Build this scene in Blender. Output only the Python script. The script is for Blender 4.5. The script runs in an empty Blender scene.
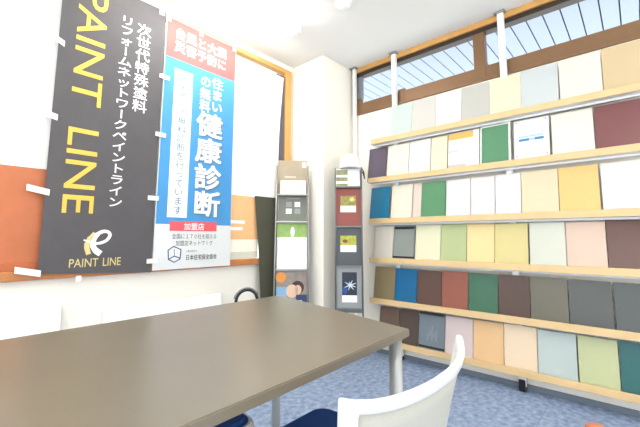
import bpy, bmesh, math, random
from mathutils import Vector, Matrix

# ------------------------------------------------------------------ camera, world, light, exposure
S = bpy.context.scene
COL = S.collection
cam = bpy.data.cameras.new('camera')
camo = bpy.data.objects.new('camera', cam)
COL.objects.link(camo)
RX, RY, RZ = (0.660, 0.0880, 0.7460), (-0.7512, 0.0773, 0.6555), (0.0, -0.9931, 0.1171)   # world axes in camera axes (right, down, forward)
M = Matrix(((RX[0], -RX[1], -RX[2], 0.0), (RY[0], -RY[1], -RY[2], 0.0), (RZ[0], -RZ[1], -RZ[2], 1.02), (0, 0, 0, 1)))
camo.matrix_world = Matrix.Translation((0, 0, 1.02)) @ M.to_3x3().to_quaternion().to_matrix().to_4x4()
cam.sensor_width = 36.0
cam.lens = 356.03 * 36 / 640
cam.shift_x = -5 / 640
cam.shift_y = -18.5 / 640
cam.clip_start = 0.02
S.camera = camo
S.view_settings.view_transform = 'Standard'
S.view_settings.look = 'None'
S.view_settings.gamma = 1.0
S.view_settings.use_curve_mapping = False
S.view_settings.exposure = 1.43
W = bpy.data.worlds.new('sky')
S.world = W
W.use_nodes = True
W.node_tree.nodes['Background'].inputs[0].default_value = (0.985, 1.0, 0.985, 1)
W.node_tree.nodes['Background'].inputs[1].default_value = 1.15
LAMP = 15.0          # emission of the fluorescent tubes

# ------------------------------------------------------------------ helpers
def lin(c):
    c = c / 255.0
    return c / 12.92 if c <= 0.04045 else ((c + 0.055) / 1.055) ** 2.4
def rgb(r, g, b, k=0.82):
    return (lin(r) * k, lin(g) * k, lin(b) * k, 1.0)

MATS = {}
def mat(name, c, rough=0.6, metal=0.0, spec=0.4, nscale=40.0, namp=0.03, bump=0.0, coat=0.0):
    if name in MATS:
        return MATS[name]
    m = bpy.data.materials.new(name)
    m.use_nodes = True
    nt = m.node_tree
    b = nt.nodes['Principled BSDF']
    b.inputs['Roughness'].default_value = rough
    b.inputs['Metallic'].default_value = metal
    b.inputs['Specular IOR Level'].default_value = spec
    b.inputs['Coat Weight'].default_value = coat
    b.inputs['Coat Roughness'].default_value = 0.12
    tc = nt.nodes.new('ShaderNodeTexCoord')
    nz = nt.nodes.new('ShaderNodeTexNoise')
    nz.inputs['Scale'].default_value = nscale
    nz.inputs['Detail'].default_value = 4
    nt.links.new(tc.outputs['Object'], nz.inputs['Vector'])
    mx = nt.nodes.new('ShaderNodeMix')
    mx.data_type = 'RGBA'
    lo = tuple(x * (1 - namp * 2) for x in c[:3]) + (1,)
    hi = tuple(min(1.0, x * (1 + namp * 2)) for x in c[:3]) + (1,)
    mx.inputs[6].default_value = lo
    mx.inputs[7].default_value = hi
    nt.links.new(nz.outputs['Fac'], mx.inputs[0])
    nt.links.new(mx.outputs[2], b.inputs['Base Color'])
    if bump:
        bp = nt.nodes.new('ShaderNodeBump')
        bp.inputs['Strength'].default_value = bump
        bp.inputs['Distance'].default_value = 0.002
        nt.links.new(nz.outputs['Fac'], bp.inputs['Height'])
        nt.links.new(bp.outputs['Normal'], b.inputs['Normal'])
    MATS[name] = m
    return m

def bx(bm, x0, x1, y0, y1, z0, z1, bev=0.0):
    r = bmesh.ops.create_cube(bm, size=1.0)
    vs = r['verts']
    for v in vs:
        v.co = Vector((x0 + (v.co.x + .5) * (x1 - x0), y0 + (v.co.y + .5) * (y1 - y0), z0 + (v.co.z + .5) * (z1 - z0)))
    if bev:
        es = list({e for v in vs for e in v.link_edges})
        bmesh.ops.bevel(bm, geom=es, offset=bev, segments=2, affect='EDGES', profile=0.5)
    return bm
def box(*a, bev=0.0):
    return bx(bmesh.new(), *a, bev=bev)
def prism(bm, pts, z0, z1, bev=0.0):
    vs = [bm.verts.new((p[0], p[1], z0)) for p in pts]
    f = bm.faces.new(vs)
    r = bmesh.ops.extrude_face_region(bm, geom=[f])
    up = [e for e in r['geom'] if isinstance(e, bmesh.types.BMVert)]
    for v in up:
        v.co.z = z1
    if bev:
        es = list({e for v in vs + up for e in v.link_edges})
        bmesh.ops.bevel(bm, geom=es, offset=bev, segments=3, affect='EDGES')
    bmesh.ops.recalc_face_normals(bm, faces=bm.faces)
    return bm
def tube(bm, pts, r, n=12, closed=False):
    pts = [Vector(p) for p in pts]
    rings = []
    up = None
    N = len(pts)
    for i, p in enumerate(pts):
        if closed:
            t = (pts[(i + 1) % N] - pts[i - 1]).normalized()
        else:
            t = (pts[min(i + 1, N - 1)] - pts[max(i - 1, 0)]).normalized()
        if up is None:
            up = t.orthogonal().normalized()
        up = (up - t * up.dot(t)).normalized()
        s = t.cross(up)
        rr = r[i] if isinstance(r, (list, tuple)) else r
        rings.append([bm.verts.new(p + (up * math.cos(a) + s * math.sin(a)) * rr) for a in [2 * math.pi * k / n for k in range(n)]])
    for i in range(N if closed else N - 1):
        A, B = rings[i], rings[(i + 1) % N]
        for k in range(n):
            bm.faces.new((A[k], A[(k + 1) % n], B[(k + 1) % n], B[k]))
    if not closed:
        bm.faces.new(rings[0][::-1])
        bm.faces.new(rings[-1])
    bmesh.ops.recalc_face_normals(bm, faces=bm.faces)
    return bm
def lathe(bm, prof, n=28, c=(0, 0, 0)):
    rings = []
    for (r, z) in prof:
        if r < 1e-5:
            rings.append([bm.verts.new((c[0], c[1], c[2] + z))])
        else:
            rings.append([bm.verts.new((c[0] + r * math.cos(2 * math.pi * k / n), c[1] + r * math.sin(2 * math.pi * k / n), c[2] + z)) for k in range(n)])
    for A, B in zip(rings, rings[1:]):
        for k in range(n):
            q = []
            for v in (A[k % len(A)], A[(k + 1) % n % len(A)], B[(k + 1) % n % len(B)], B[k % len(B)]):
                if v not in q:
                    q.append(v)
            if len(q) > 2:
                bm.faces.new(q)
    bmesh.ops.recalc_face_normals(bm, faces=bm.faces)
    return bm
def obj(name, bm, m, parent=None, smooth=False, loc=None):
    me = bpy.data.meshes.new(name)
    bm.to_mesh(me)
    bm.free()
    me.materials.append(m)
    if smooth:
        for p in me.polygons:
            p.use_smooth = True
    o = bpy.data.objects.new(name, me)
    COL.objects.link(o)
    if parent is not None:
        o.parent = parent
    if loc is not None:
        o.location = loc
    return o
def tag(o, label, cat, group=None, kind=None):
    o['label'] = label
    o['category'] = cat
    if group:
        o['group'] = group
    if kind:
        o['kind'] = kind
    return o
def struct(name, bm, m):
    o = obj(name, bm, m)
    o['kind'] = 'structure'
    return o
def thing(name, label, cat, loc=(0, 0, 0), rz=0.0, group=None):
    o = bpy.data.objects.new(name, None)
    COL.objects.link(o)
    o.location = loc
    o.rotation_euler = (0, 0, rz)
    return tag(o, label, cat, group)

# glyph meshes from the built-in font
GC = {}
def glyphs(body, bold=0.0):
    key = (body, bold)
    if key in GC:
        return GC[key]
    cu = bpy.data.curves.new('g', 'FONT')
    cu.body = body
    cu.offset = bold
    cu.resolution_u = 3
    o = bpy.data.objects.new('g', cu)
    COL.objects.link(o)
    bpy.context.view_layer.update()
    me = bpy.data.meshes.new_from_object(o.evaluated_get(bpy.context.evaluated_depsgraph_get()))
    r = ([(v.co.x, v.co.y) for v in me.vertices], [list(p.vertices) for p in me.polygons])
    bpy.data.objects.remove(o)
    bpy.data.curves.remove(cu)
    bpy.data.meshes.remove(me)
    GC[key] = r
    return r
class Flat:
    """2-D polygons in an x/z plane, later mapped onto a hanging surface"""
    def __init__(s):
        s.v, s.f = [], []
    def add(s, vs, fs):
        k = len(s.v)
        s.v += vs
        s.f += [[i + k for i in f] for f in fs]
        return s
    def rect(s, x0, x1, z0, z1, n=1, m=1):
        vs = [(x0 + (x1 - x0) * i / n, z0 + (z1 - z0) * j / m) for j in range(m + 1) for i in range(n + 1)]
        fs = [[j * (n + 1) + i, j * (n + 1) + i + 1, (j + 1) * (n + 1) + i + 1, (j + 1) * (n + 1) + i] for j in range(m) for i in range(n)]
        return s.add(vs, fs)
    def fit(s, body, x0, x1, z0, z1, rot=False, bold=0.0):
        v, f = glyphs(body, bold)
        a0, a1 = min(p[0] for p in v), max(p[0] for p in v)
        b0, b1 = min(p[1] for p in v), max(p[1] for p in v)
        if rot:     # turned a quarter clockwise: reads downwards
            vs = [(x0 + (p[1] - b0) / (b1 - b0) * (x1 - x0), z1 - (p[0] - a0) / (a1 - a0) * (z1 - z0)) for p in v]
        else:
            vs = [(x0 + (p[0] - a0) / (a1 - a0) * (x1 - x0), z0 + (p[1] - b0) / (b1 - b0) * (z1 - z0)) for p in v]
        return s.add(vs, f)
    def cell(s, ch, cx, cz, w, h, bold=0.0):
        v, f = glyphs(ch)
        for i, (ox, oz) in enumerate([(0, 0)] if bold < .008 else [(-bold, -bold), (bold, -bold), (bold, bold), (-bold, bold), (0, 0)]):
            if ch == 'ー':
                vs = [(cx + (p[1] - .38 + ox) * w, cz - (p[0] - .5 + oz) * h, i * .0002) for p in v]
            else:
                vs = [(cx + (p[0] - .5 + ox) * w, cz + (p[1] - .38 + oz) * h, i * .0002) for p in v]
            s.add(vs, f)
        return s
    def column(s, text, x0, x1, z1, z0, bold=0.0, fill=0.98):
        n = len(text)
        for i, ch in enumerate(text):
            s.cell(ch, (x0 + x1) / 2, z1 - (i + .5) * (z1 - z0) / n, (x1 - x0), (z1 - z0) / n * fill, bold)
        return s
    def row(s, text, x0, x1, z0, z1, bold=0.0):
        n = len(text)
        for i, ch in enumerate(text):
            s.cell(ch, x0 + (i + .5) * (x1 - x0) / n, (z0 + z1) / 2, (x1 - x0) / n * .98, (z1 - z0), bold)
        return s
    def ribbon(s, pts, ws, closed=False):
        P = [Vector((p[0], p[1])) for p in pts]
        vs, fs = [], []
        n = len(P)
        for i, p in enumerate(P):
            t = (P[(i + 1) % n] - P[i - 1]) if closed else (P[min(i + 1, n - 1)] - P[max(i - 1, 0)])
            t.normalize()
            w = ws[i] if isinstance(ws, (list, tuple)) else ws
            q = Vector((-t.y, t.x)) * w / 2
            vs += [tuple(p + q), tuple(p - q)]
        for i in range(n if closed else n - 1):
            j = (i + 1) % n
            fs.append([2 * i, 2 * i + 1, 2 * j + 1, 2 * j])
        return s.add(vs, fs)
    def build(s, name, fn, m, parent=None, th=0.0006):
        bm = bmesh.new()
        vv = [bm.verts.new(Vector(fn(p[0], p[1])) - Vector((0, p[2] if len(p) > 2 else 0, 0))) for p in s.v]
        for f in s.f:
            try:
                bm.faces.new([vv[i] for i in f])
            except ValueError:
                pass
        return obj(name, bm, m, parent)
def smooth_path(pts, k=5):
    out = []
    n = len(pts)
    for i in range(n - 1):
        p0, p1, p2, p3 = pts[max(i - 1, 0)], pts[i], pts[i + 1], pts[min(i + 2, n - 1)]
        for j in range(k):
            t = j / k
            out.append(tuple(.5 * (2 * p1[d] + (p2[d] - p0[d]) * t + (2 * p0[d] - 5 * p1[d] + 4 * p2[d] - p3[d]) * t * t + (3 * p1[d] - p0[d] - 3 * p2[d] + p3[d]) * t ** 3) for d in range(len(p1))))
    out.append(tuple(pts[-1]))
    return out

# ------------------------------------------------------------------ room shell
CEIL = 2.71
YW = 2.50           # wall with the banners
XW = 2.81           # wall with the shelves
m_wall = mat('wall_paint', rgb(248, 243, 232, .94), .85, nscale=90, namp=.01, bump=.05)
m_ceil = mat('ceiling_paint', rgb(244, 243, 238, .90), .9, nscale=120, namp=.012, bump=.05)
m_wood = mat('golden_wood_trim', rgb(224, 170, 98), .45, nscale=14, namp=.09)
m_sill = mat('reddish_wood_sill', rgb(200, 130, 76), .4, nscale=14, namp=.12)
m_white = mat('white_paint', rgb(248, 247, 244, .92), .5, namp=.005)
m_brown = mat('brown_aluminium', rgb(142, 108, 78), .4, metal=.3, namp=.03)
m_dark = mat('dark_bronze', rgb(70, 58, 50), .4, metal=.3, namp=.03)
m_maple = mat('maple_wood', rgb(234, 202, 150, .80), .5, nscale=9, namp=.06)
m_steel = mat('brushed_steel', rgb(170, 172, 172), .35, metal=.6, namp=.02)
m_black = mat('black_plastic', rgb(28, 28, 30), .45, namp=.05)

m_carpet = bpy.data.materials.new('blue_carpet_tiles')
m_carpet.use_nodes = True
nt = m_carpet.node_tree
b = nt.nodes['Principled BSDF']
b.inputs['Roughness'].default_value = .95
b.inputs['Specular IOR Level'].default_value = .1
tc = nt.nodes.new('ShaderNodeTexCoord')
n1 = nt.nodes.new('ShaderNodeTexNoise'); n1.inputs['Scale'].default_value = 30; n1.inputs['Detail'].default_value = 6
n2 = nt.nodes.new('ShaderNodeTexNoise'); n2.inputs['Scale'].default_value = 420
ck = nt.nodes.new('ShaderNodeTexBrick'); ck.offset = 0.0
ck.inputs['Scale'].default_value = 1.0; ck.inputs['Brick Width'].default_value = .5; ck.inputs['Row Height'].default_value = .5
ck.inputs['Mortar Size'].default_value = .003; ck.inputs['Color1'].default_value = (.96, .96, .96, 1); ck.inputs['Color2'].default_value = (1, 1, 1, 1); ck.inputs['Mortar'].default_value = (.82, .82, .82, 1)
cr = nt.nodes.new('ShaderNodeValToRGB')
cr.color_ramp.elements[0].position = .3; cr.color_ramp.elements[0].color = rgb(126, 147, 184)
cr.color_ramp.elements[1].position = .72; cr.color_ramp.elements[1].color = rgb(184, 199, 224)
for n in (n1, n2, ck):
    nt.links.new(tc.outputs['Object'], n.inputs['Vector'])
ad = nt.nodes.new('ShaderNodeMath'); ad.operation = 'MULTIPLY_ADD'; ad.inputs[1].default_value = .35
sb = nt.nodes.new('ShaderNodeMath'); sb.operation = 'SUBTRACT'; sb.inputs[1].default_value = .17
nt.links.new(n2.outputs['Fac'], ad.inputs[0]); nt.links.new(n1.outputs['Fac'], ad.inputs[2]); nt.links.new(ad.outputs[0], sb.inputs[0])
nt.links.new(sb.outputs[0], cr.inputs['Fac'])
mx = nt.nodes.new('ShaderNodeMix'); mx.data_type = 'RGBA'; mx.blend_type = 'MULTIPLY'; mx.inputs[0].default_value = 1
nt.links.new(cr.outputs['Color'], mx.inputs[6]); nt.links.new(ck.outputs['Color'], mx.inputs[7]); nt.links.new(mx.outputs[2], b.inputs['Base Color'])

struct('floor', box(-2.6, XW + .1, -2.6, YW + .1, -.08, 0), m_carpet)
struct('ceiling', box(-2.6, XW + .1, -2.6, YW + .1, CEIL, CEIL + .1), m_ceil)
# banner wall with its window opening (x -0.6..2.24, z 0.80..2.60)
bm = bmesh.new()
bx(bm, -2.6, XW + .1, YW, YW + .1, 0, .80)
bx(bm, -2.6, XW + .1, YW, YW + .1, 2.62, CEIL)
bx(bm, -2.6, -.6, YW, YW + .1, .80, 2.62)
bx(bm, 2.235, XW + .1, YW, YW + .1, .80, 2.62)
struct('wall_left', bm, m_wall)
# corner pillar
struct('wall_corner', box(2.35, XW, 2.085, YW, 0, CEIL, bev=.006), m_wall)
# shelf wall with its high window opening
bm = bmesh.new()
bx(bm, XW, XW + .1, -2.6, YW, 0, 2.23)
bx(bm, XW, XW + .1, -2.6, YW, 2.70, CEIL)
bx(bm, XW, XW + .1, 2.085, YW, 2.23, 2.70)
bx(bm, XW, XW + .1, -2.6, -1.7, 2.23, 2.70)
struct('wall_right', bm, m_wall)
struct('baseboard_right', box(XW - .012, XW, -2.6, 2.085, 0, .035, bev=.002), mat('grey_baseboard', rgb(120, 132, 146), .6))

# glass
m_glass = bpy.data.materials.new('window_glass')
m_glass.use_nodes = True
nt = m_glass.node_tree
nt.nodes.clear()
out = nt.nodes.new('ShaderNodeOutputMaterial'); tr = nt.nodes.new('ShaderNodeBsdfTransparent'); gl = nt.nodes.new('ShaderNodeBsdfGlossy')
gl.inputs['Roughness'].default_value = .02
tr.inputs['Color'].default_value = (.93, .96, .97, 1)
fr = nt.nodes.new('ShaderNodeFresnel'); fr.inputs['IOR'].default_value = 1.3
ms = nt.nodes.new('ShaderNodeMixShader')
nt.links.new(fr.outputs[0], ms.inputs[0]); nt.links.new(tr.outputs[0], ms.inputs[1]); nt.links.new(gl.outputs[0], ms.inputs[2]); nt.links.new(ms.outputs[0], out.inputs[0])

# window behind the banners: wood casing, sill, glass
w1 = bpy.data.objects.new('window_1', None); COL.objects.link(w1); w1['kind'] = 'structure'
bm = bmesh.new()
bx(bm, -.66, 2.30, YW - .045, YW + .02, 2.595, 2.637, bev=.004)
bx(bm, 2.225, 2.30, YW - .045, YW + .02, .845, 2.595, bev=.004)
bx(bm, -.66, -.60, YW - .045, YW + .02, .845, 2.595, bev=.004)
obj('casing', bm, m_wood, w1)
obj('sill', box(-.70, 1.935, YW - .06, YW + .02, .79, .842, bev=.006), m_sill, w1)
obj('glass', box(-.60, 2.23, YW + .05, YW + .056, .80, 2.60), m_glass, w1)
# the high window over the shelves
w2 = bpy.data.objects.new('window_2', None); COL.objects.link(w2); w2['kind'] = 'structure'
obj('head_trim', box(XW - .03, XW + .05, -1.7, 2.085, 2.662, 2.708, bev=.004), m_wood, w2)
bm = bmesh.new()
bx(bm, XW - .012, XW + .06, -1.7, 2.085, 2.625, 2.664)
bx(bm, XW - .012, XW + .06, 2.045, 2.085, 2.23, 2.664)
obj('frame', bm, m_dark, w2)
bm = bmesh.new()
bx(bm, XW - .015, XW + .06, -1.7, 2.085, 2.225, 2.25, bev=.003)
bx(bm, XW - .004, XW + .035, -1.7, 2.045, 2.25, 2.345, bev=.003)
bx(bm, XW - .002, XW + .03, 1.985, 2.045, 2.25, 2.40, bev=.003)
bx(bm, XW - .006, XW + .03, 1.50, 1.57, 2.25, 2.365, bev=.003)
obj('sash_rail', bm, m_brown, w2)
obj('mullion', box(XW - .012, XW + .055, .80, .885, 2.25, 2.628, bev=.003), m_brown, w2)
obj('sash_stile', box(XW + .002, XW + .03, 1.975, 2.04, 2.39, 2.628, bev=.003), mat('grey_aluminium', rgb(150, 152, 158), .4, metal=.3), w2)
obj('glass', box(XW + .02, XW + .026, -1.7, 2.085, 2.25, 2.63), m_glass, w2)
# boarded eave outside that window
m_soffit = mat('pale_soffit_board', rgb(164, 174, 198, .80), .6, namp=.02)
bm = bmesh.new()
k = 0
y = -2.2
while y < 4.2:
    bx(bm, XW + .12, 5.6, y, y + .1180, 2.95, 2.965)
    y += .1285
es = struct('eave_soffit', bm, m_soffit)
struct('eave_deck', box(XW + .12, 5.6, -2.2, 4.2, 2.968, 3.0), mat('dark_gap', rgb(34, 36, 44), .8))

# ------------------------------------------------------------------ ceiling lamps
m_tube = bpy.data.materials.new('fluorescent_tube')
m_tube.use_nodes = True
b = m_tube.node_tree.nodes['Principled BSDF']
b.inputs['Emission Color'].default_value = (1.0, .985, .935, 1)
b.inputs['Emission Strength'].default_value = LAMP
m_lampbody = mat('white_lamp_housing', rgb(250, 250, 248, .93), .4)
def ceiling_lamp(loc, label):
    t = thing('ceiling_light', label, 'ceiling light', loc, 0, 'fluorescent ceiling lights')
    bm = box(-.62, .62, -.03, .03, -.045, 0, bev=.006)
    obj('housing', bm, m_lampbody, t)
    for s in (-1, 1):
        obj('end_cap', box(.595 * s - .02, .595 * s + .02, -.085, .085, -.088, -.02, bev=.006), m_lampbody, t)
        obj('tube', tube(bmesh.new(), [(-.575, .062 * s, -.058), (.575, .062 * s, -.058)], .020, 12), m_tube, t, smooth=True)
    return t
ceiling_lamp((1.25, 1.97, CEIL - .001), 'glowing fluorescent ceiling light in front of the blue and black banners')
ceiling_lamp((.35, -.35, CEIL - .001), 'added unseen fluorescent ceiling light for fill, above the near chair')  # out of view, added to fill the room with light
ceiling_lamp((-.9, 1.2, CEIL - .001), 'added unseen fluorescent ceiling light for fill, over the left half of the room')  # second added fill lamp, also out of view
t = thing('smoke_detector', 'round white smoke detector on the ceiling', 'detector', (1.90, 1.485, CEIL))
obj('base', lathe(bmesh.new(), [(0, 0), (.062, 0), (.062, -.012), (.055, -.016), (0, -.016)]), m_white, t, smooth=False)
obj('cap', lathe(bmesh.new(), [(.046, -.015), (.044, -.03), (.03, -.042), (0, -.045)]), m_white, t, smooth=True)

# ------------------------------------------------------------------ screens, boards and banners on the left wall
m_screen = mat('white_screen_cloth', rgb(250, 249, 245, .93), .8, namp=.006)
def sheet(name, x0, x1, z0, z1, yf, m, parent=None, n=24, mz=30, th=.0016, curve=None):
    bm = bmesh.new()
    g = []
    for j in range(mz + 1):
        r = []
        for i in range(n + 1):
            u, v = i / n, j / mz
            x = x0 + (x1 - x0) * u
            z = z0 + (z1 - z0) * v
            if curve:
                x, z = curve(x, z, u, v)
            r.append((x, z))
        g.append(r)
    F = [[bm.verts.new((x, yf(x, z), z)) for x, z in r] for r in g]
    B = [[bm.verts.new((x, yf(x, z) + th, z)) for x, z in r] for r in g]
    for j in range(mz):
        for i in range(n):
            bm.faces.new((F[j][i], F[j][i + 1], F[j + 1][i + 1], F[j + 1][i]))
            bm.faces.new((B[j + 1][i], B[j + 1][i + 1], B[j][i + 1], B[j][i]))
    for j in range(mz):
        bm.faces.new((F[j + 1][0], B[j + 1][0], B[j][0], F[j][0]))
        bm.faces.new((F[j][n], B[j][n], B[j + 1][n], F[j + 1][n]))
    for i in range(n):
        bm.faces.new((F[0][i], B[0][i], B[0][i + 1], F[0][i + 1]))
        bm.faces.new((F[mz][i + 1], B[mz][i + 1], B[mz][i], F[mz][i]))
    return obj(name, bm, m, parent, smooth=False)
flat = lambda y: (lambda x, z: y)
# dark curtain gathered at the right end of the window
bm = bmesh.new()
yy = lambda x, z: 2.466 + .006 * math.sin(x * 170)
o = sheet('curtain', 2.10, 2.222, .86, 2.56, yy, mat('grey_violet_curtain', rgb(112, 102, 108), .9), n=30, mz=4)
tag(o, 'narrow dark grey curtain beside the wooden window casing', 'curtain')
# white roll screen filling the window
o = thing('roll_screen', 'white roll screen covering the window behind the banners', 'screen', (0, 0, 0))
sheet('cloth', -.58, 1.90, .87, 2.56, lambda x, z: 2.487, m_screen, o, n=4, mz=4)
obj('bottom_bar', tube(bmesh.new(), [(-.58, 2.487, .872), (1.90, 2.487, .872)], .008, 10), m_white, o, smooth=True)
# boards and posters under it
o = obj('board', box(-.5, .50, 2.462, 2.472, .842, 1.395, bev=.002), mat('orange_brown_board', rgb(198, 114, 72), .5, nscale=12, namp=.08))
tag(o, 'orange-brown board standing on the sill left of the black banner', 'board')
obj('lower_batten', box(-.5, .50, 2.452, 2.462, .842, .885, bev=.002), mat('orange_brown_batten', rgb(188, 104, 60), .5, nscale=12, namp=.08), o)
ps = thing('poster', 'light orange poster with white stripes between the blue banner and the dark green cloth', 'poster', (0, 0, 0))
sheet('paper', 1.60, 1.93, .845, 1.362, flat(2.462), mat('cream_paper', rgb(250, 240, 222, .9), .6), ps, n=2, mz=2)
Flat().rect(1.60, 1.93, 1.00, 1.362).build('orange_field', lambda x, z: (x, 2.4612, z), mat('light_orange_print', rgb(248, 196, 140), .6), ps)
Flat().rect(1.62, 1.77, 1.075, 1.10).rect(1.62, 1.79, 1.13, 1.155).build('stripes', lambda x, z: (x, 2.4604, z), m_white, ps)
Flat().rect(1.60, 1.93, .845, .90).build('grey_foot', lambda x, z: (x, 2.4610, z), mat('pale_grey_print', rgb(222, 222, 205), .6), ps)
# tall white and dark green hanging cloth at the right end
def gcurve(x, z, u, v):
    if u > 0:
        x += u * (.055 * max(0, (z - 1.35) / 1.2))       # right edge leans out towards the top
        x -= u * .02 * math.sin(math.pi * max(0, min(1, (z - 1.35) / 1.2)))
    x += (1 - u) * .07 * max(0, (1.37 - z) / .9)
    return x, z
gw = thing('hanging_cloth', 'tall hanging cloth, white above and dark olive green below, left of the brown brochure stand', 'banner', (0, 0, 0))
sheet('upper_cloth', 1.875, 2.135, 1.37, 2.525, lambda x, z: 2.45, m_screen, gw, n=6, mz=20, curve=gcurve)
sheet('lower_cloth', 1.875, 2.135, .40, 1.37, lambda x, z: 2.425 + .02 * max(0, min(1, (z - .9) / .47)), mat('dark_olive_cloth', rgb(82, 82, 66), .8, namp=.05), gw, n=6, mz=20, curve=gcurve)
obj('top_rod', tube(bmesh.new(), [(1.87, 2.45, 2.53), (2.19, 2.45, 2.53)], .006, 8), m_white, gw, smooth=True)
obj('bottom_rod', tube(bmesh.new(), [(1.945, 2.425, .40), (2.14, 2.425, .40)], .006, 8), m_steel, gw, smooth=True)

# the two nobori banners
def wave(x, z):
    return 2.425 + .0045 * math.sin(6.5 * x + 1.7 * z) + .0012 * math.sin(11 * x - 3.1 * z + 1) + .0012 * math.sin(4.3 * z + 2)
def on_cloth(d):
    return lambda x, z: (x, wave(x, z) - d, z)
m_bcloth = mat('charcoal_banner_cloth', rgb(88, 85, 88), .7, nscale=20, namp=.05)
m_gold = mat('gold_yellow_print', rgb(236, 196, 84), .6)
m_wprint = mat('white_print', rgb(246, 246, 246, .84), .6, namp=.003)
m_paleg = mat('pale_gold_print', rgb(226, 210, 140), .6)
black = thing('banner', 'tall black hanging banner with large gold sideways lettering', 'banner', (0, 0, 0))
def bcurve(x, z, u, v):
    return x, z + (.035 * (1 - u) * (1 - v) if v < .02 else 0)
sheet('cloth', .438, 1.032, .79, 2.62, wave, m_bcloth, black, n=40, mz=60, curve=bcurve)
Flat().fit('PAINT', .521, .675, 1.805, 2.535, rot=True, bold=.004).build('gold_lettering', on_cloth(.0022), m_gold, black)
Flat().fit('LINE', .521, .675, 1.155, 1.655, rot=True, bold=.004).build('gold_lettering', on_cloth(.0022), m_gold, black)
Flat().column('次世代特殊塗料', .850, .944, 2.46, 1.835, bold=.012).build('slogan_lettering', on_cloth(.0012), m_wprint, black)
Flat().column('リフォームネットワークペイントライン', .748, .836, 2.47, 1.20, bold=.012).build('slogan_lettering', on_cloth(.0012), m_wprint, black)
lg = lambda pts: [(.643 + (50 + px / 6.4 - 84) * .00565, 1.067 - (215 + py / 6.4 - 229) * .0060) for px, py in pts]
Flat().ribbon(smooth_path(lg([(318, 246), (285, 222), (268, 190), (276, 145), (305, 112), (345, 104), (368, 125), (352, 158), (318, 176), (280, 180), (245, 168), (212, 158)])),
              [w for w in [.034] * 6 + [.030] * 5 + [.026] * 8 + [.021] * 5 + [.019] * 10 + [.018] * 8 + [.016] * 8 + [.008] * 6]).build('emblem_loop', on_cloth(.0014), m_wprint, black)
Flat().ribbon(smooth_path(lg([(248, 247), (236, 215), (234, 180), (246, 145), (272, 112)])), [.026] * 6 + [.028] * 5 + [.022] * 5 + [.014] * 5).build('emblem_stroke', on_cloth(.0012), m_paleg, black)
Flat().fit('PAINT', .576, .722, .848, .896, bold=.004).build('brand_lettering', on_cloth(.0012), m_paleg, black)
Flat().fit('LINE', .747, .846, .848, .896, bold=.004).build('brand_lettering', on_cloth(.0012), m_paleg, black)
for (xa, za, xb, zb) in ((.385, 2.188, .468, 2.150), (.372, 1.728, .466, 1.708), (.360, 1.300, .460, 1.280), (.345, .868, .453, .842)):
    bm = bmesh.new()
    vs = [(xa, za), (xb, zb), (xb, zb - .034), (xa, za - .034)]
    f1 = [bm.verts.new((x, wave(x, z) - .003, z)) for x, z in vs]
    f2 = [bm.verts.new((x, wave(x, z) + .004, z)) for x, z in vs]
    bm.faces.new(f1[::-1]); bm.faces.new(f2)
    for i in range(4):
        bm.faces.new((f1[i], f1[(i + 1) % 4], f2[(i + 1) % 4], f2[i]))
    bmesh.ops.recalc_face_normals(bm, faces=bm.faces)
    obj('tab', bm, m_wprint, black)
for x in (.70, .99):
    obj('top_tab', box(x, x + .03, wave(x, 2.6) - .004, wave(x, 2.6) + .01, 2.58, 2.66), m_wprint, black)
obj('bottom_tab', box(.615, .64, wave(.63, .79) - .004, wave(.63, .79) + .006, .77, .80), m_wprint, black)

m_blue = mat('blue_banner_print', rgb(70, 148, 208), .65, nscale=14, namp=.04)
m_red = mat('red_banner_print', rgb(226, 96, 92), .65)
m_ban = mat('white_banner_cloth', rgb(236, 238, 238, .76), .7, namp=.01)
m_grey = mat('grey_print', rgb(96, 100, 106), .7)
m_navyp = mat('navy_print', rgb(58, 88, 140), .7)
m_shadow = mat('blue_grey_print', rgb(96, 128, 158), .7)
bl = thing('banner', 'tall blue banner with red top band and large white characters', 'banner', (0, 0, 0))
B0, B1 = 1.040, 1.632
sheet('cloth', B0, B1, .80, 2.60, wave, m_ban, bl, n=40, mz=60)
Flat().rect(B0 + .006, B1 - .004, 1.108, 2.30, 30, 40).build('blue_field', on_cloth(.0008), m_blue, bl)
Flat().rect(B0 + .006, B1 - .004, 2.30, 2.595, 30, 12).build('red_band', on_cloth(.0008), m_red, bl)
Flat().rect(1.118, 1.258, 1.156, 2.23, 10, 40).build('white_strip', on_cloth(.0012), m_wprint, bl)
Flat().row('台風と大震', 1.105, 1.545, 2.455, 2.545, bold=.02).build('heading_lettering', on_cloth(.0020), m_wprint, bl)
Flat().row('災害予防に', 1.105, 1.545, 2.355, 2.445, bold=.02).build('heading_lettering', on_cloth(.0020), m_wprint, bl)
Flat().column('住まい', 1.415, 1.520, 2.275, 1.985, bold=.02).build('small_lettering', on_cloth(.0020), m_wprint, bl)
Flat().column('の無料', 1.318, 1.412, 2.26, 1.965, bold=.02).build('small_lettering', on_cloth(.0020), m_wprint, bl)
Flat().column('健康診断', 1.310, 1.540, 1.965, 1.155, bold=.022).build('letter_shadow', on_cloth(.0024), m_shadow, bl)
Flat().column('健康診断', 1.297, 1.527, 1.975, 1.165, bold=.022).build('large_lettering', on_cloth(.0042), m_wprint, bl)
for txt_, za_, zb_ in (('被災地にて無料診断を', 2.205, 1.561), ('行っ', 1.561, 1.432), ('ています', 1.432, 1.175)):
    Flat().column(txt_, 1.155, 1.222, za_, zb_, bold=.004).build('strip_lettering', on_cloth(.0042), mat('pale_blue_grey_print', rgb(104, 138, 166), .7), bl)
Flat().rect(1.140, 1.503, 1.062, 1.130, 10, 2).build('red_box', on_cloth(.0014), mat('rose_red_print', rgb(238, 96, 104), .65), bl)
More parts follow.
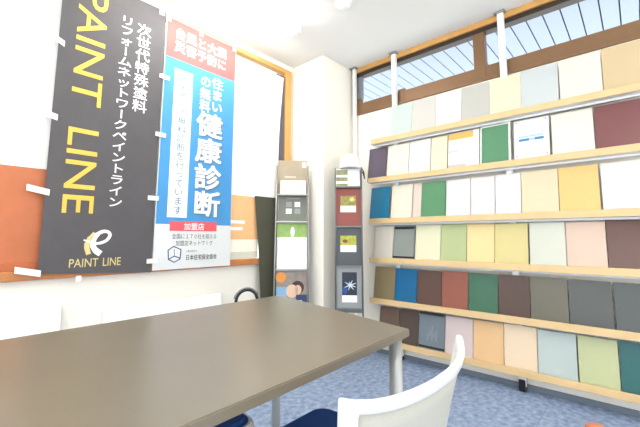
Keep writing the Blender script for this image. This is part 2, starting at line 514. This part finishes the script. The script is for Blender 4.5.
Flat().row('加盟店', 1.24, 1.40, 1.068, 1.122, bold=.012).build('box_lettering', on_cloth(.0020), m_wprint, bl)
Flat().row('全国に１７０社を超える', 1.158, 1.505, 1.006, 1.044).build('note_lettering', on_cloth(.0036), m_grey, bl)
Flat().row('加盟店ネットワーク', 1.185, 1.473, .957, .996).build('note_lettering', on_cloth(.0036), m_grey, bl)
hx = [(155, 265), (195, 283), (192, 335), (162, 352), (130, 335), (126, 285)]
hm = lambda pts: [(1.137 + (145 + px / 5.69 - 167) * .00746, .952 - (200 + py / 5.69 - 247) * .00707) for px, py in pts]
Flat().ribbon(hm(hx), .008, closed=True).ribbon(hm([(134, 333), (160, 318), (190, 330)]), .007).ribbon(hm([(158, 278), (160, 318)]), .004).build('emblem', on_cloth(.0012), m_navyp, bl)
Flat().row('一般社団法人', 1.262, 1.352, .912, .928).build('note_lettering', on_cloth(.0036), m_grey, bl)
Flat().row('日本住宅保全協会', 1.262, 1.510, .856, .896, bold=.01).build('note_lettering', on_cloth(.0036), m_grey, bl)
for (x, z) in ((1.012, 2.130), (1.008, 1.715), (.985, 1.275), (1.0, .86)):
    obj('tab', box(x, x + .07, wave(x + .05, z) - .0075, wave(x + .05, z) - .0035, z - .012, z + .018), m_wprint, bl)
for x in (1.042, 1.30, 1.60):
    obj('top_tab', box(x, x + .03, wave(x, 2.6) - .004, wave(x, 2.6) + .012, 2.56, 2.66), m_wprint, bl)

# thin leaning slabs drawn for the white patches under the sill
for (x0, x1, z, lab) in ((-.75, .570, .638, 'flat white patch against the wall under the black banner'), (.785, 1.592, .592, 'flat white patch against the wall under the blue banner')):
    o = obj('white_patch', box(x0, x1, -.008, .008, 0, z, bev=.003), mat('white_patch_face', rgb(254, 254, 252, .96), .5, namp=.003), loc=(0, 2.435, 0))
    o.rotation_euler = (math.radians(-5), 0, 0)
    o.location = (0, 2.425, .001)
    tag(o, lab, 'board', 'white patches under the sill')

# ------------------------------------------------------------------ sample shelving
rk = thing('shelf_unit', 'long wall shelf unit with six maple-edged shelves and white floor-to-ceiling posts', 'shelves', (2.67, 0, 0))
XL = 2.67
LIPS = [(1.906, 1.795), (1.552, 1.825), (1.183, 1.825), (.842, 1.825), (.494, 1.825), (.162, 1.825)]
YE = -.55
m_tray = mat('white_shelf_tray', rgb(226, 226, 222, .9), .5)
for z, y1 in LIPS:
    s = obj('shelf', box(.012, .125, YE, y1, z - .046, z - .032, bev=.002), m_tray, rk)
    obj('edge_strip', box(0, .014, YE, y1, z - .046, z, bev=.003), m_maple, s)
    obj('under_rail', box(.055, .066, YE, y1, z - .060, z - .046, bev=.002), m_white, s)
    obj('back_ledge', box(.115, .127, YE, y1, z - .046, z + .01, bev=.002), m_tray, s)
for y in (2.035, 1.583, .665, -.255):
    if y < 2:
        p = obj('post', box(.080, .114, y - .022, y + .022, .03, CEIL - .012, bev=.004), m_white, rk)
    else:
        p = obj('post', box(.080, .114, y - .016, y + .016, .03, CEIL - .012, bev=.004), m_white, rk)
    obj('top_plate', box(.06, .125, y - .038, y + .038, CEIL - .014, CEIL - .001, bev=.003), m_steel, p)
    obj('foot', box(.066, .120, y - .020, y + .020, 0.001, .075, bev=.004), m_black, p)

PH = .318
def panel_bm(w, h=PH, th=.004):
    return box(-th, 0, -w / 2, w / 2, 0, h, bev=.0008)
def place(o, row, ya, yb, back=0.0):
    z = LIPS[row][0] - .031
    o.location = (XL + .024 + back, (ya + yb) / 2, z)
    o.rotation_euler = (0, math.radians(9.0), 0)
ROWS = [
 # (y-left, y-right, colour, roughness, coat, name of colour for the label)
 [(1.595, 1.395, (212, 232, 222), .5, 0, 'pale mint'), (1.395, 1.177, (222, 220, 212), .5, 0, 'pale greige'), (1.177, .97, (248, 246, 242), .5, 0, 'plain white'),
  (.97, .761, (206, 206, 198), .5, 0, 'light grey'), (.761, .55, (248, 234, 206), .5, 0, 'cream'), (.55, .328, (214, 222, 222), .5, 0, 'pale blue-grey'),
  (.322, .099, (250, 245, 232), .5, 0, 'ivory'), (.096, -.106, (226, 202, 160), .45, 0, 'beige'), (-.11, -.31, (200, 150, 110), .5, 0, 'tan')],
 [(1.848, 1.658, (82, 70, 92), .2, .5, 'dark plum'), (1.645, 1.432, (252, 246, 230), .5, 0, 'ivory'), (1.429, 1.236, (252, 250, 246), .5, 0, 'bright white'), (1.233, 1.095, (250, 238, 205), .5, 0, 'cream'),
  None, (.835, .650, (92, 146, 108), .22, .5, 'glossy green'), None, (.388, .163, (250, 246, 234), .5, 0, 'off-white'), (.158, -.065, (124, 70, 70), .35, .2, 'maroon'), (-.07, -.28, (120, 120, 110), .4, 0, 'grey')],
 [(1.832, 1.632, (28, 122, 164), .25, .4, 'glossy teal-blue'), (1.613, 1.413, (252, 248, 228), .5, 0, 'pale cream'), (1.411, 1.206, (250, 224, 212), .5, 0, 'pale pink'), (1.332, 1.125, (76, 142, 94), .4, .1, 'mid green'),
  (1.120, .934, (250, 250, 250), .5, 0, 'cool white'), (.932, .760, (252, 242, 240), .5, 0, 'pinkish white'), (.758, .591, (248, 248, 250), .5, 0, 'bluish white'), (.589, .373, (242, 222, 186), .5, 0, 'beige'),
  (.371, .162, (246, 206, 132), .45, 0, 'golden yellow'), (.152, -.057, (252, 248, 240), .5, 0, 'warm white'), (-.06, -.26, (210, 190, 150), .5, 0, 'sand')],
 [(1.795, 1.604, (230, 224, 210), .5, 0, 'stone white'), None, (1.393, 1.179, (240, 238, 204), .5, 0, 'pale yellow-green'), (1.177, .977, (182, 194, 142), .45, 0, 'light leaf green'), (.975, .781, (250, 226, 164), .45, 0, 'pale yellow'),
  (.779, .568, (216, 202, 140), .45, 0, 'khaki'), (.560, .356, (222, 224, 208), .35, .15, 'pale grey-green'), (.354, .153, (234, 206, 186), .45, 0, 'pink-beige'), (.149, -.05, (104, 72, 64), .2, .5, 'glossy red-brown'), (-.055, -.255, (90, 60, 50), .3, 0, 'brown')],
 [(1.802, 1.594, (140, 124, 92), .4, .1, 'olive brown'), (1.592, 1.392, (0, 100, 150), .4, .1, 'strong blue'), (1.388, 1.184, (94, 68, 60), .4, .1, 'dark chocolate'), (1.182, .982, (150, 88, 72), .45, 0, 'terracotta'), (.98, .777, (58, 108, 84), .4, .1, 'emerald green'),
  (.775, .578, (82, 60, 52), .35, .2, 'deep brown'), (.576, .366, (104, 100, 86), .3, .2, 'olive grey'), (.364, .149, (72, 76, 74), .2, .5, 'glossy charcoal'), (.141, -.057, (68, 76, 76), .18, .5, 'glossy slate'), (-.06, -.26, (50, 60, 70), .3, .2, 'ink')],
 [(1.757, 1.565, (104, 80, 66), .4, .1, 'mid brown'), (1.563, 1.388, (74, 58, 50), .4, .1, 'dark brown'), None, (1.168, .963, (228, 210, 208), .5, 0, 'pale lilac-pink'), (.961, .757, (244, 202, 150), .5, 0, 'peach orange'),
  (.755, .556, (250, 226, 194), .5, 0, 'pale cream-peach'), (.554, .344, (198, 212, 208), .5, 0, 'pale aqua-grey'), (.338, .146, (194, 200, 154), .5, 0, 'light olive green'), (.142, -.045, (30, 96, 96), .4, .1, 'dark teal'), (-.05, -.25, (120, 150, 150), .4, 0, 'sage')],
]
SHELF = ['top shelf', 'second shelf from the top', 'third shelf from the top', 'fourth shelf from the top', 'fifth shelf from the top', 'bottom shelf']
random.seed(4)
for r, row in enumerate(ROWS):
    for i, p in enumerate(row[:-1]):
        if p is None:
            continue
        ya, yb, c, ro, coat, nm = p
        if sum(c) < 330:
            c = tuple(v + (160 - v) * (.0 if r in (3, 4) else .08) for v in c)
        g = 'paint sample panels on the ' + SHELF[r]
        o = obj('sample_panel', panel_bm(ya - yb - .002, (PH, PH, PH, .310, .297, .297)[r] + random.uniform(-.005, .003)), mat('panel_%d_%d' % (r, i), rgb(*c, .69 if sum(c) > 700 else .74 if sum(c) > 560 else .84), ro, coat=coat * .4, nscale=60, namp=.012))
        place(o, r, ya, yb, .008 if nm == 'pale pink' else 0)
        tag(o, nm + (' white-bordered' if nm == 'glossy green' else '') + ' paint sample panel on the ' + SHELF[r], 'sample panel', g)
        if nm == 'glossy green':
            obj('white_border', box(.0003, .002, -.103, .103, 0, .329, bev=.0006), m_white, o)

def on_panel(name, row, ya, yb, c, label, cat='sample panel', rough=.5, h=PH):
    o = obj(name, panel_bm(ya - yb - .002, h), mat(label[:40], rgb(*c, .72), rough, namp=.02, nscale=60))
    place(o, row, ya, yb)
    return tag(o, label, cat, 'paint sample panels on the ' + SHELF[row] if cat == 'sample panel' else None)
def mark(o, name, y0, y1, z0, z1, m, d=.0012):      # y measured to the right as seen from the room
    return obj(name, box(-.004 - d, -.0042, -y1, -y0, z0, z1), m, o)
# catalogue page with an ochre header, second shelf
o = on_panel('catalogue', 1, 1.090, .851, (250, 248, 244), 'white catalogue page with an ochre header strip on the second shelf', 'catalogue')
mark(o, 'header', -.115, .075, .262, .312, mat('ochre_print', rgb(232, 190, 96), .6))
mark(o, 'caption', -.115, -.04, .155, .175, mat('grey_caption_print', rgb(206, 208, 204), .6))
mark(o, 'footer', -.115, .02, .035, .055, mat('rose_grey_print', rgb(212, 196, 196), .6))
# notice with blue lines in a clear holder, second shelf
o = on_panel('notice', 1, .615, .400, (250, 251, 252), 'white notice with blue lines of print on the second shelf', 'notice')
for k in range(9):
    mark(o, 'print_line', -.076 + k * .0165, -.064 + k * .0165, .185, .197, mat('pale_blue_print', rgb(160, 196, 226), .6))
mark(o, 'print_bar', -.076, -.012, .158, .176, mat('blue_bar_print', rgb(62, 140, 190), .6))
mark(o, 'print_bar', .020, .075, .158, .176, mat('blue_bar_print', rgb(62, 140, 190), .6))
mark(o, 'print_bar', -.010, .018, .161, .173, mat('pale_blue_print', rgb(160, 196, 226), .6))
mark(o, 'small_line', -.045, .01, .088, .092, mat('grey_caption_print', rgb(206, 208, 204), .6))
for sy in (-1, 1):
    for z in (.30, .05):
        obj('pin', lathe(bmesh.new(), [(0, .003), (.005, .003), (.005, 0), (0, 0)], 10, (0, 0, 0)), m_steel, o, loc=(-.0043, sy * .09, z)).rotation_euler = (0, -math.pi / 2, 0)
# framed sample boards with black rails
for row, ya, yb, c, lab in ((3, 1.600, 1.397, (152, 160, 154), 'grey sample board with black rails on the fourth shelf from the top'),
                            (5, 1.386, 1.170, (124, 138, 148), 'slate blue-grey sample board with black rails on the bottom shelf')):
    o = on_panel('framed_sample', row, ya, yb, c, lab, rough=.55, h=.312 if row == 3 else .300)
    w = (ya - yb) / 2 - .003
    mark(o, 'top_rail', -w, w, .278, .298, m_black, .003)
    mark(o, 'bottom_rail', -w, w, .034, .048, m_black, .003)
    mark(o, 'side_rail', w - .012, w, .05, .285, mat('grey_rail', rgb(126, 132, 134), .5), .003)
    for k in range(5 if row == 5 else 0):
        mark(o, 'print_mark', -.035 + .017 * k, -.025 + .017 * k, .09 + .03 * (k % 2), .14 + .03 * (k % 3), mat('faint_grey_print', rgb(146, 156, 162), .6), .0008)

# ------------------------------------------------------------------ brochure stands
def stand_paper(name, x0, x1, y, z0, z1, m, T, label, cat, group=None, lean=4.0):
    """a printed sheet standing in a stand: own thing, placed in the stand's frame"""
    o = obj(name, box(x0, x1, -.002, .002, 0, z1 - z0, bev=.0006), m)
    o.matrix_world = T @ Matrix.Translation((0, y, z0)) @ Matrix.Rotation(math.radians(-lean), 4, 'X')
    tag(o, label, cat, group)
    return o
def pmark(o, name, x0, x1, z0, z1, m, d=.0006):
    return obj(name, box(x0, x1, -.0022 - d, -.0020, z0, z1), m, o)
def blob(o, name, cx, cz, rx, rz_, m, d=.0012, n=20):
    bm = bmesh.new()
    f = [bm.verts.new((cx + rx * math.cos(2 * math.pi * k / n), -.0022 - d, cz + rz_ * math.sin(2 * math.pi * k / n))) for k in range(n)]
    g = [bm.verts.new((v.co.x, -.0020, v.co.z)) for v in f]
    bm.faces.new(f); bm.faces.new(g[::-1])
    for k in range(n):
        bm.faces.new((f[k], g[k], g[(k + 1) % n], f[(k + 1) % n]))
    bmesh.ops.recalc_face_normals(bm, faces=bm.faces)
    return obj(name, bm, m, o)
def stand(name, label, loc, rz, wt, wb, h, depth, shelves, mframe, low=0.0):
    t = thing(name, label, 'stand', loc, rz)
    for s in (-1, 1):
        bm = bmesh.new()
        tube(bm, [(s * wb / 2, 0, low + .01), (s * wt / 2, .0, h)], .006, 10)
        tube(bm, [(s * wb / 2, depth, low + .01), (s * wt / 2, depth, h)], .006, 10)
        obj('side_rail', bm, mframe, t, smooth=True)
        bm = bmesh.new()
        z = low + .06
        while z < h - .1:
            tube(bm, [(s * (wb + (wt - wb) * z / h) / 2, 0, z), (s * (wb + (wt - wb) * z / h) / 2, depth, z)], .003, 8)
            z += .16
        obj('side_wires', bm, mframe, t, smooth=True)
    obj('back_panel', box(-wt / 2 + .006, wt / 2 - .006, depth - .004, depth, low + .03, h, bev=.001), mframe, t)
    for z in shelves:
        w = (wb + (wt - wb) * z / h) / 2 - .006
        p = obj('pocket', box(-w, w, .0, depth - .004, z - .006, z, bev=.001), mframe, t)
        obj('pocket_lip', box(-w, w, -.003, .001, z - .006, z + .007, bev=.001), mframe, p)
    if low == 0:
        obj('base', box(-wb / 2 - .02, wb / 2 + .02, -.03, depth + .01, 0, .02, bev=.004), mframe, t)
    else:       # on a pole at the back
        obj('pole', tube(bmesh.new(), [(-.085, depth + .010, .012), (-.085, depth + .010, h - .3)], .010, 12), mframe, t, smooth=True)
        obj('base', lathe(bmesh.new(), [(0, 0), (.055, 0), (.055, .01), (.02, .016), (0, .016)], 24, (-.085, depth + .010, 0)), mframe, t)
    T = Matrix.Translation(loc) @ Matrix.Rotation(rz, 4, 'Z')
    return t, T
a1 = math.radians(-43.7)
_, T1 = stand('brochure_stand', 'tall narrow steel brochure stand with brown header, left of the pillar', (2.115, 2.235, 0), a1, .268, .30, 1.64, .085, (.20, .44, .745, 1.15, 1.385), mat('silver_frame', rgb(178, 180, 176), .35, metal=.5))
o = stand_paper('header_poster', -.128, .130, .062, 1.392, 1.70, mat('taupe_print', rgb(178, 162, 138), .6, nscale=9, namp=.08), T1, 'brown-beige header poster at the top of the left brochure stand', 'poster', lean=2)
pmark(o, 'corner_tab', .085, .120, .245, .290, m_wprint)
pmark(o, 'band', -.128, .130, .0, .10, mat('brown_taupe_print', rgb(160, 136, 110), .6))
pmark(o, 'faint_lettering', -.07, .03, .15, .165, mat('pale_taupe_print', rgb(214, 202, 182), .6))
o = stand_paper('leaflet', -.105, .118, .035, 1.386, 1.515, mat('leaflet_white', rgb(246, 246, 250, .9), .5), T1, 'white leaflet with a pale blue print below the brown header poster', 'leaflet', lean=3)
pmark(o, 'picture', -.08, .10, .035, .075, mat('pale_sky_print', rgb(204, 218, 240), .6))
o = stand_paper('brochure', -.120, .124, .050, 1.152, 1.377, mat('dark_grey_green_print', rgb(124, 126, 116), .5), T1, 'dark grey-green brochure with four pale squares in the left stand', 'brochure', lean=3)
for (x, z, m_) in ((.02, .13, m_wprint), (-.055, .07, m_wprint), (-.055, .13, mat('grey_square_print', rgb(160, 164, 160), .6)), (.02, .07, mat('grey_square_print', rgb(160, 164, 160), .6))):
    pmark(o, 'square', x, x + .05, z, z + .045, m_)
pmark(o, 'faint_line', -.05, .07, .20, .208, mat('grey_square_print', rgb(160, 164, 160), .6))
o = stand_paper('brochure', -.128, .130, .030, .748, 1.142, mat('pale_lilac_white_print', rgb(232, 234, 242, .9), .5), T1, 'brochure with a leafy green top and white lower half in the left stand', 'brochure', lean=3)
pmark(o, 'green_field', -.128, .130, .270, .392, mat('leaf_green_print', rgb(156, 190, 106), .5, nscale=25, namp=.15))
bm = bmesh.new()
blob(o, 'white_leaf', .005, .315, .018, .045, m_wprint)
pmark(o, 'lower_band', -.128, .130, .03, .11, mat('near_white_print', rgb(248, 248, 246, .92), .5))
o = stand_paper('brochure', -.130, .133, .012, .446, .737, mat('photo_brown_print', rgb(150, 140, 132), .5, nscale=18, namp=.2), T1, 'photo brochure of a couple with an orange disc in the lowest visible pocket', 'brochure', lean=3)
blob(o, 'orange_disc', -.090, .235, .045, .042, mat('orange_print', rgb(234, 150, 66), .5), .0008)
pmark(o, 'blue_shirt', -.128, -.035, .02, .155, mat('light_blue_print', rgb(132, 178, 214), .5), .0008)
blob(o, 'dark_hair', .052, .150, .055, .055, mat('dark_hair_print', rgb(70, 50, 44), .5), .0009)
blob(o, 'face', .005, .120, .050, .055, mat('skin_print', rgb(232, 196, 168), .5), .0014)
blob(o, 'face', .055, .130, .030, .040, mat('skin_print', rgb(232, 196, 168), .5), .0014)
pmark(o, 'navy_coat', .040, .131, .01, .09, mat('navy_coat_print', rgb(44, 60, 104), .5), .0018)
pmark(o, 'caption', .02, .09, .03, .045, m_wprint, .0022)

a2 = math.radians(-52.6)
_, T2 = stand('brochure_stand', 'grey wire brochure stand with red and black folders beside the shelves', (2.3625, 1.8135, 0), a2, .220, .222, 1.60, .105, (.44, .78, 1.105, 1.44), mat('grey_frame', rgb(128, 132, 132), .4, metal=.4), low=.36)
o = stand_paper('leaflet', -.104, .098, .030, 1.442, 1.60, mat('leaflet_white', rgb(246, 246, 250, .9), .5), T2, 'white leaflet with a small green photo on its left, topmost in the right stand', 'leaflet', lean=3)
pmark(o, 'photo', -.102, -.005, .01, .15, mat('olive_photo_print', rgb(150, 152, 112), .6, nscale=30, namp=.3))
pmark(o, 'photo_stripe', -.102, -.005, .085, .105, m_wprint, .0010)
pmark(o, 'photo_stripe', -.102, -.005, .03, .05, mat('near_white_print', rgb(248, 248, 246, .92), .5), .0010)
pmark(o, 'fold_line', -.002, .096, .075, .079, mat('grey_caption_print', rgb(206, 208, 204), .6))
def folder(z0, z1, c, lab, y, px, pz, pic, strip):
    o = stand_paper('folder', -.104, .104, y, z0, z1, mat(lab[:30], rgb(*c), .35, coat=.2), T2, lab, 'folder', lean=3)
    p = pmark(o, 'picture', px[0], px[1], pz[0], pz[1], pic, .0008)
    pmark(o, 'caption_strip', px[0], px[1], strip[0], strip[1], m_wprint, .0010)
    return o
pic1 = mat('green_brown_photo', rgb(152, 146, 76), .5, nscale=40, namp=.45)
o = folder(1.112, 1.432, (142, 58, 50), 'dark red folder with a small photo in the right stand', .018, (-.068, .062), (.17, .255), pic1, (.115, .17))
blob(o, 'photo_light', .03, .225, .02, .018, m_paleg, .0014)
o = folder(.786, 1.097, (66, 70, 76), 'charcoal folder with a green-yellow photo in the right stand', .016, (-.070, .062), (.165, .245), mat('lime_photo', rgb(176, 186, 66), .5, nscale=35, namp=.4), (.11, .165))
blob(o, 'photo_red_spot', -.03, .20, .022, .016, mat('red_brown_print', rgb(140, 70, 50), .5), .0014)
o = folder(.446, .772, (150, 154, 154), 'silver-grey folder with a dark photo of a white burst in the right stand', .014, (-.058, .064), (.10, .285), mat('night_photo', rgb(34, 44, 62), .4, nscale=30, namp=.2), (.045, .10))
blob(o, 'photo_blue_glow', -.035, .14, .022, .03, mat('deep_blue_print', rgb(36, 80, 150), .5), .0010)
fl = Flat()
for ang, ln in ((20, .055), (65, .045), (100, .03), (150, .05), (200, .05), (250, .04), (310, .045), (345, .05)):
    a = math.radians(ang)
    fl.ribbon([(.008, .18), (.008 + math.cos(a) * ln, .18 + math.sin(a) * ln)], [.014, .002])
fl.build('photo_burst', lambda x, z: (x, -.0038, z), mat('pale_ice_print', rgb(214, 228, 238), .5), o)
# white helmet on top
hp = T2 @ Vector((.018, .05, 1.601))
t = thing('helmet', 'white safety helmet resting on top of the right brochure stand', 'helmet', tuple(hp), a2)
bm = lathe(bmesh.new(), [(.086, .0), (.094, .006), (.094, .016), (.088, .022), (.087, .05), (.080, .085), (.062, .112), (.036, .126), (0, .131)], 32)
obj('shell', bm, m_white, t, smooth=True)
bm = bmesh.new()
pts = [(.06 * math.sin(a), -.088 - .028 * math.cos(a) * 1.0, .008) for a in [-1.4 + .28 * k for k in range(11)]]
prism(bm, [(p[0], p[1]) for p in pts], .004, .012)
obj('peak', bm, m_white, t)
obj('strap', tube(bmesh.new(), smooth_path([(.09, -.02, .012), (.112, -.03, -.03), (.118, -.03, -.075), (.120, .0, -.085), (.112, .03, -.04), (.088, .045, .012)]), .0045, 8), m_black, t, smooth=True)

# ------------------------------------------------------------------ table
m_table = mat('taupe_table_laminate', rgb(124, 114, 98, .84), .30, spec=.5, nscale=7, namp=.03)
m_legm = mat('silver_leg', rgb(190, 192, 190), .35, metal=.35, namp=.02)
t = thing('table', 'long taupe-topped meeting table with round silver legs', 'table', (.2, 1.0, 0))
C = lambda x, y: (x - .2, y - 1.0)
obj('tabletop', prism(bmesh.new(), [C(-.72, .545), C(1.095, .592), C(1.268, 1.412), C(1.245, 1.432), C(-.72, 1.44)], .696, .72, bev=.003), m_table, t)
obj('apron', box(C(-.55, 0)[0], C(1.06, 0)[0], C(0, .97)[1], C(0, 1.03)[1],   .655, .695, bev=.003), m_legm, t)
for x, y in ((1.083, .640), (1.200, 1.365), (-.66, .60), (-.66, 1.385)):
    cx, cy = C(x, y)
    l = obj('leg', tube(bmesh.new(), [(cx, cy, .012), (cx, cy, .695)], .0215, 20), m_legm, t, smooth=True)
    obj('leg_bracket', box(cx - .0215, cx + .0215, cy - .0215, cy + .0215,   .680, .696, bev=.004), m_legm, l)
    obj('leg_foot', lathe(bmesh.new(), [(0, 0), (.026, 0), (.026, .012), (0, .014)], 20, (cx, cy, 0)), m_black, l)

# ------------------------------------------------------------------ chairs
m_cwhite = mat('white_chair_frame', rgb(246, 246, 242, .70), .4, namp=.004)
m_navy = mat('navy_seat_fabric', rgb(30, 78, 152), .9, nscale=180, namp=.12, bump=.1)
m_net = mat('off_white_backrest_mesh', rgb(236, 233, 220, .52), .7, nscale=260, namp=.04, bump=.15)
def chair(loc, rz, label, dz=0.0, topz=.75):
    """faces local +y; origin on the floor under the seat centre"""
    t = thing('chair', label, 'chair', loc, rz, 'white meeting chairs')
    sz = .46 + dz
    def pt(u, v, d=0.0):
        zt = topz + .018 * abs(u) ** 6
        z = sz - .02 + (zt - sz + .02) * v
        w = .204 + .044 * v ** 1.4
        y = -.247 + .27 * (zt - z) + .062 * abs(u) ** 2.2 * (.55 + .45 * v) - d
        return Vector((w * u, y, z))
    us = [-1, -.95, -.895] + [-.895 + 1.79 * k / 14 for k in range(1, 14)] + [.895, .95, 1]
    vs = [0, .06] + [.06 + .86 * k / 8 for k in range(1, 8)] + [.92, .96, 1.0]
    def grid(keep, th, off=0.0):
        bm = bmesh.new()
        c = {}
        def g(i, j, s):
            k = (i, j, s)
            if k not in c:
                c[k] = bm.verts.new(pt(us[i], vs[j], off + (th if s else 0)))
            return c[k]
        cells = [(i, j) for i in range(len(us) - 1) for j in range(len(vs) - 1) if keep(i, j)]
        cs = set(cells)
        for i, j in cells:
            bm.faces.new((g(i, j, 0), g(i + 1, j, 0), g(i + 1, j + 1, 0), g(i, j + 1, 0)))
            bm.faces.new((g(i, j + 1, 1), g(i + 1, j + 1, 1), g(i + 1, j, 1), g(i, j, 1)))
            for (di, dj, a, b_) in ((0, -1, (i, j), (i + 1, j)), (1, 0, (i + 1, j), (i + 1, j + 1)), (0, 1, (i + 1, j + 1), (i, j + 1)), (-1, 0, (i, j + 1), (i, j))):
                if (i + di, j + dj) not in cs:
                    bm.faces.new((g(*a, 0), g(*a, 1), g(*b_, 1), g(*b_, 0)))
        bmesh.ops.recalc_face_normals(bm, faces=bm.faces)
        return bm
    nu, nv = len(us) - 1, len(vs) - 1
    rim = lambda i, j: i < 2 or i >= nu - 2 or j < 1 or j >= nv - 2
    o = obj('backrest_frame', grid(rim, .018), m_cwhite, t, smooth=True)
    md = o.modifiers.new('round', 'BEVEL'); md.width = .006; md.segments = 3; md.limit_method = 'ANGLE'; md.angle_limit = math.radians(50)
    obj('backrest_mesh', grid(lambda i, j: not rim(i, j), .004, .008), m_net, t, smooth=True)
    def rrect(w, y0, y1, r, n=6):
        p = []
        for (cx, cy, a0) in ((w - r, y1 - r, 0), (-w + r, y1 - r, 90), (-w + r, y0 + r, 180), (w - r, y0 + r, 270)):
            p += [(cx + r * math.cos(math.radians(a0 + 90 * k / n)), cy + r * math.sin(math.radians(a0 + 90 * k / n))) for k in range(n + 1)]
        return p
    obj('seat_pan', prism(bmesh.new(), rrect(.236, -.215, .282, .06), sz - .045, sz - .002, bev=.008), m_cwhite, t, smooth=False)
    obj('seat', prism(bmesh.new(), rrect(.222, -.20, .268, .055), sz - .019, sz + .012, bev=.013), m_navy, t, smooth=False)
    for sx in (-1, 1):
        obj('leg', tube(bmesh.new(), [(sx * .19, .15, sz - .04), (sx * .225, .21, .0)], .012, 12), m_cwhite, t, smooth=True)
        obj('leg', tube(bmesh.new(), [(sx * .18, -.17, sz - .04), (sx * .215, -.25, .0)], .012, 12), m_cwhite, t, smooth=True)
        obj('back_bracket', box(sx * .15 - .02, sx * .15 + .02, -.235, -.12, sz - .06, sz - .04, bev=.004), m_cwhite, t)
    return t
chair((.713, .570, 0), 0.0, 'white mesh-backed chair with a navy seat at the near side of the table')
chair((.555, 1.25, 0), math.pi, 'white chair with navy seat tucked under the far side of the table', -.03, .655)

# ------------------------------------------------------------------ small things
t = thing('carry_cart', 'black rounded-arch tube handle rising behind the far edge of the table', 'cart', (1.62, 2.18, 0), math.radians(-20))
r_ = .078
arch = [(-r_, 0, .06), (-r_, 0, .56)] + [(r_ * math.cos(math.pi - a), 0, .56 + r_ * math.sin(a)) for a in [math.pi * k / 14 for k in range(1, 14)]] + [(r_, 0, .56), (r_, 0, .06)]
obj('handle', tube(bmesh.new(), arch, .011, 12), m_black, t, smooth=True)
obj('handle_sleeve', tube(bmesh.new(), [((r_ + .012) * math.cos(math.pi - a), .006, .56 + (r_ + .012) * math.sin(a)) for a in [math.pi * k / 14 for k in range(1, 13)]], .008, 10), mat('grey_sleeve', rgb(150, 150, 146), .4), t, smooth=True)
obj('platform', box(-.12, .12, -.10, .10, .045, .065, bev=.004), m_black, t)
for sx in (-1, 1):
    bm = lathe(bmesh.new(), [(0, -.012), (.026, -.012), (.03, -.006), (.03, .006), (.026, .012), (0, .012)], 20)
    obj('wheel', bm, m_black, t, loc=(sx * .09, .06, .03)).rotation_euler = (0, math.pi / 2, 0)
t = thing('stool', 'small rounded orange object on the blue carpet at bottom right', 'stool', (2.46, .25, 0))
bm = lathe(bmesh.new(), [(0, 0), (.045, 0), (.052, .006), (.05, .02), (.03, .032), (0, .036)], 24)
obj('cushion', bm, mat('orange_fabric', rgb(240, 146, 110), .8), t, smooth=True)
